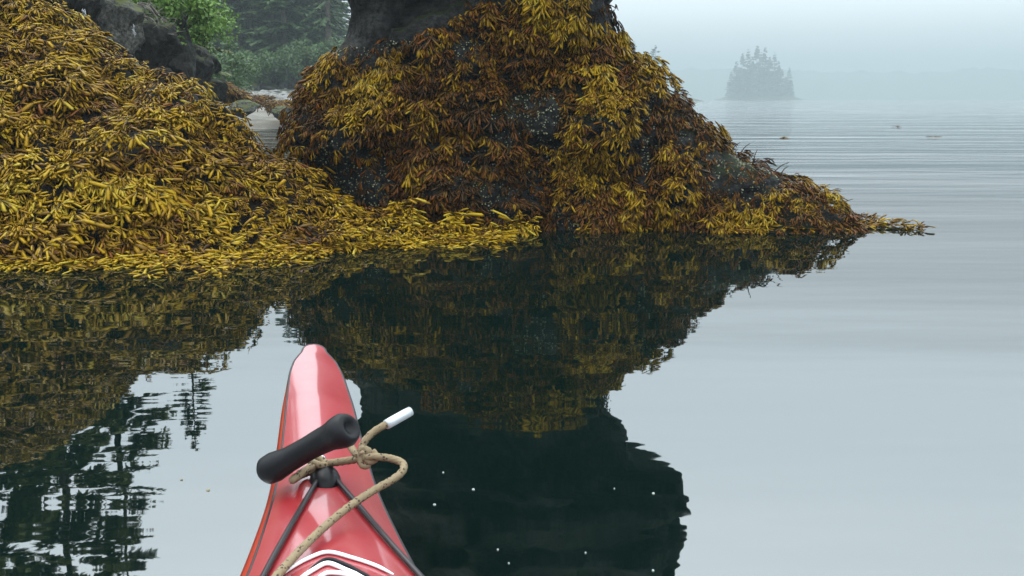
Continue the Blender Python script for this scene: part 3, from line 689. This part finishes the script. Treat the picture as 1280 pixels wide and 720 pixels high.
for i, (px_, top_, w_) in enumerate([(913, 90, .8), (919, 80, .9), (926, 69, .9), (933, 66, 1), (938, 74, .9), (944, 60, 1.1), (949, 68, .9), (954, 64, 1), (960, 74, .9), (966, 69, .9), (971, 80, .8), (976, 89, .7), (985, 86, .7), (981, 98, .7), (989, 104, .5), (923, 88, 1), (957, 84, 1.1), (940, 86, 1.1), (930, 90, 1), (948, 88, 1), (968, 92, 1)]):
    c = at_depth(px_, 122, 595 + r.uniform(-14, 14)); H = (124 - top_) / FPX * 595 / 16
    plant_tree('spruce_tree', IS[i % 3], (c[0], c[1], .6), i, (w_ * 1.95, H), 'hazy spruce among the clump on the small islet', 'tree', 'spruces on the islet')
islet('headland', 700, 884, 320, 2.4, 73, 'low rocky point showing past the edge of the tall rock')
HD = conifer_data(9.5, 2.6, 2.5, 70, 40, .8, 520, M_NEEDLE, .3)
for i, (px_, sc_) in enumerate([(818, .98), (790, 1.05), (770, 1.0)]):
    c = at_depth(px_, 122, 320); plant_tree('spruce_tree', HD, (c[0], c[1], 1.2), i * 2, (1.7, 1.7 * sc_), 'hazy tree on the low point behind the tall rock', 'tree', 'trees on the low point')

# ------------------------------------------------------------------ kayak
tip = at_z(392, 425, .335); low = at_z(415, 720, .285)
ax = (tip - low)[:2]; ax /= np.linalg.norm(ax); latv = np.array([ax[1], -ax[0]])
UL = float(tip[:2] @ ax)                     # distance of the bow tip along the axis
vo = float(tip[:2] @ latv)
print('kayak tip u', UL, 'offset', vo)
def kw(u, v, z): q = ax * u + latv * (v + vo); return np.array([q[0], q[1], z])
EDGE = [(432, 379, 407), (445, 368, 418), (460, 361, 426), (500, 351, 438), (560, 346, 457), (600, 340, 470), (630, 331, 482), (675, 315, 505), (715, 300, 528)]
hu, hwid = [], []
def zs_of(u):  # sheer height along the boat (u measured from the eye towards the bow)
    return np.interp(u, [-2.6, -2.2, -1.2, 0, .9, 1.3, 1.8, 2.1, UL], [.34, .30, .25, .245, .25, .255, .275, .295, .325])
for py_, a, b in EDGE:
    u = UL - .1
    for _ in range(12):
        P = at_z((a + b) / 2, py_, float(zs_of(u)) + .012); u = float(P[:2] @ ax)
    A_, B_ = at_z(a, py_, float(zs_of(u))), at_z(b, py_, float(zs_of(u))); hu.append(u); hwid.append(float(np.linalg.norm((B_ - A_)[:2])) / 2)
print('kayak edge', [(round(a, 2), round(b, 3)) for a, b in zip(hu, hwid)])
hu = np.array(hu)[::-1]; hwid = np.array(hwid)[::-1]
us = np.concatenate([np.linspace(-2.45, 1.0, 60), np.linspace(1.0, UL - .06, 70)[1:], UL - .06 * (1 - np.linspace(0, 1, 12)[1:]) ** 2])
def half(u):
    tipw = np.interp(u, np.r_[-2.45, -2.3, -1.6, -.6, 0, .5, .8, hu], np.r_[.01, .06, .20, .30, .30, .275, .235, hwid])
    e = np.clip((UL - u) / (UL - hu[-1]), 0, 1)
    return np.where(u > hu[-1], hwid[-1] * np.clip(1 - (1 - e) ** 2, 0, 1) ** .5, tipw)
hwv = half(us); k5 = np.ones(5) / 5; hws = np.convolve(np.pad(hwv, 2, 'edge'), k5, 'valid'); hwv = np.where(us < UL - .12, hws, hwv); hwv[-1] = .001
zs = zs_of(us); zs = np.convolve(np.pad(zs, 4, 'edge'), np.ones(9) / 9, 'valid')
keel = np.interp(us, [-2.5, -2.3, -1.9, -1.0, 1.0, 1.5, 1.9, 2.1, UL - .03, UL], [.25, .08, -.06, -.11, -.11, -.09, -.03, .05, .23, .30])
keel = np.minimum(keel, zs - .012)
crown = np.interp(us, [-2.4, -.6, -.3, .3, .8, 1.3, 2.0, UL], [.01, .05, .06, .06, .055, .040, .020, .0])
kay = empty('kayak', kw(0, 0, 0)); tag(kay, 'red sea kayak bow with black grab toggle and tan rope', 'kayak')
HEEL = R(-5.0)
def kverts(sec):  # sec: (stations, k, 2) of (v, z) -> world, with a slight heel
    v, z_ = sec[..., 0], sec[..., 1]; ch, sh = math.cos(HEEL), math.sin(HEEL)
    v2 = v * ch - z_ * sh * .0 ; z2 = z_ + v * sh
    q = ax[None, None] * us[:, None, None] + latv[None, None] * (v2 + vo)[..., None]
    return np.concatenate([q, z2[..., None]], -1)
cutl = 1 - .14 * sstep(UL - .02, UL - .45, us); cutr = 1 - .05 * sstep(UL - .02, UL - .6, us)
q = np.linspace(0, 1, 25)[None] * (cutl + cutr)[:, None] - cutl[:, None]; sec = np.stack([hwv[:, None] * q, zs[:, None] + crown[:, None] * (1 - np.abs(q) ** 2.0)], -1)
gun = []
for sg_, ct_, col_ in ((-1, cutl, 0), (1, cutr, -1)):
    w5 = np.linspace(0, 1, 5)[None]; q5 = sg_ * (ct_[:, None] + (1.005 - ct_)[:, None] * w5 ** .7)
    gun.append(np.stack([hwv[:, None] * q5, sec[:, col_, 1][:, None] * (1 - w5 ** 1.6) + (zs - .008 * sstep(UL, UL - .4, us))[:, None] * w5 ** 1.6], -1))
DV = kverts(sec)
t = NT('red_gelcoat_deck'); v = t.pos()
c = t.mix(t.math('MULTIPLY', t.noise(3, 4, v), .5), (.30, .008, .014), (.21, .006, .011))
sc_ = t.ramp(t.noise(9, 6, v, .7, 1.2), [(.66, (0, 0, 0)), (.74, (1, 1, 1))])
c = t.mix(t.math('MULTIPLY', sc_, .35), c, (.22, .10, .085))
vor = t.n('ShaderNodeTexVoronoi'); vor.inputs['Scale'].default_value = 75; t.l(v, vor.inputs['Vector'])
spk = t.math('MULTIPLY', t.math('LESS_THAN', vor.outputs['Distance'], .10), t.math('GREATER_THAN', t.noise(30, 2, v), .62))
c = t.mix(spk, c, (.05, .02, .02))
t.pr(c, t.math('ADD', t.math('MULTIPLY', t.noise(14, 5, v), .25), .30), t.bump(t.noise(6, 3, v), .25, .004), coat=1.0, ior=1.65).inputs['Coat Roughness'].default_value = .09; M_DECK = t.m
t = NT('orange_red_hull'); t.pr(t.mix(t.noise(4, 3, t.pos()), (.36, .030, .010), (.22, .014, .010)), .28, coat=.4); M_HULL = t.m
mk('deck', DV.reshape(-1, 3), grid_faces(len(us), 25), M_DECK, kay)
for k, g_ in enumerate(gun): mk('gunwale', kverts(g_).reshape(-1, 3), grid_faces(len(us), 5)[:, ::(1 if k else -1)], M_HULL, kay)
q = np.linspace(-math.pi / 2, math.pi / 2, 27)
hz = np.cos(q); sec = np.stack([(hwv[:, None] + .006 * np.minimum(hwv / .08, 1)[:, None] * np.sin(np.clip(hz * 2.2, 0, math.pi))[None]) * np.sign(np.sin(q))[None] * np.abs(np.sin(q))[None] ** .75, (zs - .006 - .03 * sstep(UL, UL - .4, us))[:, None] - (zs - .03 * sstep(UL, UL - .4, us) - keel)[:, None] * hz[None] ** .9], -1)
mk('hull', kverts(sec).reshape(-1, 3), grid_faces(len(us), 27)[:, ::-1], M_HULL, kay)
t = NT('black_rubber'); t.pr(t.mix(t.noise(20, 4, t.pos()), (.004, .004, .005), (.009, .009, .011)), .45, t.bump(t.noise(90, 4, t.pos()), .3, .002), spec=.22); M_RUB = t.m
t = NT('dark_seam'); t.pr((.010, .007, .009), .4); M_SEAM = t.m
for col_ in (0, 24):
    P = DV[:, col_].copy(); P[:, 2] -= .002; v, f_ = tube(P[2:], .0032, 6); mk('seam_strip', v, f_, M_SEAM, kay)
tu = np.concatenate([UL - .0 * us[:1], us]) if False else us
from bisect import bisect
def deck_pt(px, py, lift=0.0):
    """point of the deck under a pixel, raised by lift"""
    z_ = .29
    for _ in range(25):
        P = at_z(px, py, z_ ); u = float(P[:2] @ ax); vv = float(P[:2] @ latv) - vo
        hwu = float(np.interp(u, us, hwv)); z_ = float(np.interp(u, us, zs)) + float(np.interp(u, us, crown)) * (1 - min(abs(vv) / max(hwu, .01), 1) ** 2.0) + vv * math.sin(HEEL) + lift
    return at_z(px, py, z_)
# cockpit behind the lens
CO = [deck_pt(640, 719)] * 0
ph = np.linspace(0, 2 * math.pi, 60, endpoint=False)
def cockpit(s, z_): return np.array([kw(-.12 + .42 * s * math.cos(a), .235 * s * math.sin(a), z_) for a in ph])
ring = np.vstack([cockpit(1, .325), cockpit(1, .325)[:1]]); v, f_ = tube(ring, .014, 8, False); mk('coaming', v, f_[:, ::-1], M_RUB, kay)
sk = np.concatenate([cockpit(1.0, .318), cockpit(.7, .345), cockpit(.35, .36)]); sk = np.vstack([sk, kw(-.12, 0, .365)])
F = [];
for k in range(2):
    for j in range(60): F += [[k * 60 + j, k * 60 + (j + 1) % 60, (k + 1) * 60 + (j + 1) % 60], [k * 60 + j, (k + 1) * 60 + (j + 1) % 60, (k + 1) * 60 + j]]
F += [[120 + j, 120 + (j + 1) % 60, 180] for j in range(60)]
mk('spray_skirt', sk, np.array(F), M_RUB, kay)
co = np.concatenate([cockpit(1.0, .235), cockpit(1.0, .325)]); mk('cockpit_wall', co, np.array([[j, (j + 1) % 60, 60 + (j + 1) % 60, 60 + j] for j in range(60)]), M_DECK, kay)
# deck lines
for pts in ([(402, 592), (372, 642), (345, 690), (328, 722), (312, 752)], [(412, 590), (445, 628), (485, 675), (522, 716), (540, 737)]):
    P = catmull([deck_pt(a, b, .006) for a, b in pts], 8); v, f_ = tube(P, .0042, 8); mk('deck_line', v, f_, M_SEAM, kay)
# anchor fitting with a steel bolt
c0 = deck_pt(406, 596, .004)
def dome(c, rx, ry, h, n=16, m=6):
    V = []; 
    for i in range(m + 1):
        a = i / m * math.pi / 2
        for j in range(n):
            b = 2 * math.pi * j / n; o_ = ax * (rx * math.cos(a) * math.cos(b)) + latv * (ry * math.cos(a) * math.sin(b)); V.append(c + np.array([o_[0], o_[1], h * math.sin(a)]))
    F = []
    for i in range(m):
        for j in range(n): F += [[i * n + j, i * n + (j + 1) % n, (i + 1) * n + (j + 1) % n, (i + 1) * n + j]]
    return np.array(V), np.array(F)
v, f_ = dome(c0 - np.array([0, 0, .012]), .040, .026, .030); fit = mk('anchor_fitting', v, f_, M_RUB, kay)
t = NT('steel'); t.pr((.55, .57, .58), .22, metal=1.0); M_STEEL = t.m
v, f_ = dome(deck_pt(401, 577, .016), .010, .010, .012); mk('bolt', v, f_, M_STEEL, fit)
# black grab toggle
eA, eB = at_z(331, 590, .315), at_z(436, 535, .415)
m1 = (eA + eB) / 2 + np.array([0, 0, .004])
P = catmull([eA, eA * .66 + eB * .34 + np.array([0, 0, .0]), eA * .34 + eB * .66 + np.array([0, 0, .002]), eB], 8)
L_ = len(P); sx_ = np.linspace(0, 1, L_)
rp = np.interp(sx_, [0, .04, .12, .3, .55, .8, .9, .97, 1], [.019, .026, .0275, .0225, .0215, .0240, .0295, .0300, .026])
# end cups
dirB = nrm(P[-1] - P[-3]); dirA = nrm(P[0] - P[2])
P2 = np.vstack([P[0] - dirA * .006, P[0] + dirA * .004, P, P[-1] + dirB * .004, P[-1] + dirB * .004, P[-1] + dirB * .003, P[-1] + dirB * .000, P[-1] - dirB * .004]); r2_ = np.r_[.008, .013, rp, .022, .018, .0145, .0100, .006]
v, f_ = tube(P2, r2_ * .88, 28, axis=eB - eA); tog = mk('grab_toggle', v, f_, M_RUB, kay)
# tan rope
t = NT('tan_rope'); v = t.obj()
vor = t.n('ShaderNodeTexVoronoi'); vor.inputs['Scale'].default_value = 330; t.l(v, vor.inputs['Vector'])
fl = t.ramp(vor.outputs['Color'], [(.74, (0, 0, 0)), (.80, (1, 1, 1))], 'CONSTANT')
c = t.mix(t.noise(60, 3, v), (.165, .118, .064), (.235, .178, .105)); c = t.mix(fl, c, (.035, .022, .014))
t.pr(c, .8, t.bump(t.noise(260, 2, v), .6, .002)); M_ROPE = t.m
def rope(name, pts, rad=.0057, parent=kay, k=30):
    P = catmull(pts, k); v, f_ = tube(P, rad, 18, True, 520, 6, .11); return mk(name, v, f_, M_ROPE, parent)
kn = at_z(458, 572, .345)
rp_ = rope('tow_rope', [deck_pt(322, 752, .012), deck_pt(346, 720, .012), deck_pt(385, 678, .014), deck_pt(425, 642, .022), at_z(462, 616, .325), at_z(490, 600, .335), at_z(503, 589, .342), at_z(503, 579, .345), at_z(488, 573, .347), at_z(470, 571, .348), kn])
rope('lashing_rope', [kn, at_z(440, 575, .335), at_z(420, 578, .325), deck_pt(403, 580, .018), at_z(388, 584, .322), at_z(372, 595, .318), at_z(366, 600, .312), at_z(378, 593, .305), deck_pt(396, 588, .014)], .0060)
rope('toggle_rope', [kn, at_z(446, 568, .345), at_z(438, 558, .345), at_z(430, 547, .350), at_z(424, 540, .355)], .0058)
e0, e1 = at_z(486, 529, .385), at_z(513, 514, .395)
tail = rope('rope_tail', [kn + np.array([-.006, 0, .004]), at_z(452, 560, .355), at_z(457, 550, .365), at_z(467, 540, .375), at_z(478, 533, .382), e0], .0057)
t = NT('silver_tape'); t.pr((.48, .51, .54), .30, metal=.3); M_TAPE = t.m
v, f_ = tube(np.linspace(e0 - (e1 - e0) * .12, e1, 6), [.0078, .0082, .0082, .0082, .0082, .0079], 16); mk('taped_tip', v, f_, M_TAPE, tail)
loop = []
for a in np.linspace(0, 2 * math.pi * 2.2, 30):
    loop.append(kn + np.array([(.007 + .003 * math.sin(a * 1.7)) * math.cos(a) + .016 * (a / 13.8 - .5), .009 * math.sin(a) * .6 + .003, .010 * math.sin(a) + .004 * math.cos(a * .6)]))
v, f_ = tube(np.array(loop), .0052, 10); mk('rope_knot', v, f_, M_ROPE, rp_)
loop = [deck_pt(397, 584, .016) + np.array([.014 * math.cos(a), .012 * math.sin(a), .004 + .012 * math.sin(a * .5) ** 2]) for a in np.linspace(0, 2 * math.pi * 1.6, 26)]
v, f_ = tube(np.array(loop), .0060, 10); mk('rope_knot', v, f_, M_ROPE, kay)
# hatch rim: raised bands, its sky highlights painted in white, the gap in dark
t = NT('white_rim_glint'); t.pr((.80, .82, .83), .12, coat=.5); M_GLINT = t.m
for pts, wd, mat_ in [([(342, 726), (360, 712), (385, 698), (410, 690), (440, 697), (470, 707), (492, 718)], .0030, M_GLINT),
                      ([(378, 722), (396, 706), (410, 699), (428, 704), (452, 716), (466, 724)], .0030, M_RUB),
                      ([(368, 728), (392, 712), (410, 704), (432, 712), (456, 722)], .0034, M_GLINT), ([(396, 724), (410, 716), (434, 718), (452, 726)], .0034, M_GLINT)]:
    P = catmull([deck_pt(a, b, .003) for a, b in pts], 8); v, f_ = tube(P, wd * np.interp(np.linspace(0, 1, len(P)), [0, .12, .5, .88, 1], [.4, .9, 1, .9, .4]), 8); mk('hatch_rim', v, f_, mat_, kay)

# ------------------------------------------------------------------ flecks of foam and leaf on the near water
t = NT('foam_fleck'); t.pr((.42, .45, .42), .5); M_FOAM = t.m
t = NT('leaf_fleck'); t.pr((.20, .16, .08), .6); M_FLECK = t.m
for i, (px_, py_, s, mat_) in enumerate([(592, 610, 1.1, 0), (543, 629, 1.0, 0), (554, 589, .7, 0), (817, 615, .9, 0), (732, 689, .6, 0), (622, 685, .6, 0), (816, 711, .7, 0), (636, 702, .5, 0), (260, 611, 1.4, 1), (227, 598, .9, 1), (768, 609, .5, 0)]):
    c = at_z(px_, py_, .004); rr_ = np.random.default_rng(900 + i); n_ = 9; L = .0026 * s
    a = np.linspace(0, 2 * math.pi, n_, endpoint=False); rad_ = rr_.uniform(.6, 1.2, n_)
    ring = np.stack([np.cos(a) * rad_ * L * 1.5, np.sin(a) * rad_ * L, 0 * a], -1); V = np.vstack([ring - [0, 0, .004], ring * .7 + [0, 0, -.0015], [[0, 0, -.001]]])
    F = [];
    for j in range(n_): b = (j + 1) % n_; F += [[j, b, n_ + b], [j, n_ + b, n_ + j], [n_ + j, n_ + b, 2 * n_]]
    o = mk('foam_fleck' if mat_ == 0 else 'leaf_fleck', V, np.array(F), M_FOAM if mat_ == 0 else M_FLECK); o.location = c
    if mat_ == 0: tag(o, 'tiny white foam fleck floating on the dark green water', 'foam fleck', 'foam flecks on the dark water')
    else: tag(o, 'tiny brown leaf fragment floating on the bright water', 'leaf', 'leaf fragments on the water')

# ------------------------------------------------------------------ fog
bx_ = np.array([(x, y, z) for x in (-1320, 1320) for y in (-1320, 1320) for z in (-2.5, 46)])
hz_ = mk('haze', bx_, np.array([[0, 1, 3, 2], [4, 6, 7, 5], [0, 4, 5, 1], [2, 3, 7, 6], [0, 2, 6, 4], [1, 5, 7, 3]]), None, None, False)
t = NT('fog_air'); pv = t.n('ShaderNodeVolumePrincipled'); pv.inputs['Color'].default_value = (.365, .42, .442, 1); pv.inputs['Density'].default_value = .0020
pv.inputs['Anisotropy'].default_value = 0.0
t.l(pv.outputs[0], t.out.inputs['Volume']); hz_.data.materials.append(t.m)
tag(hz_, 'pale sea fog lying over the water and far shore', 'fog', kind='stuff')
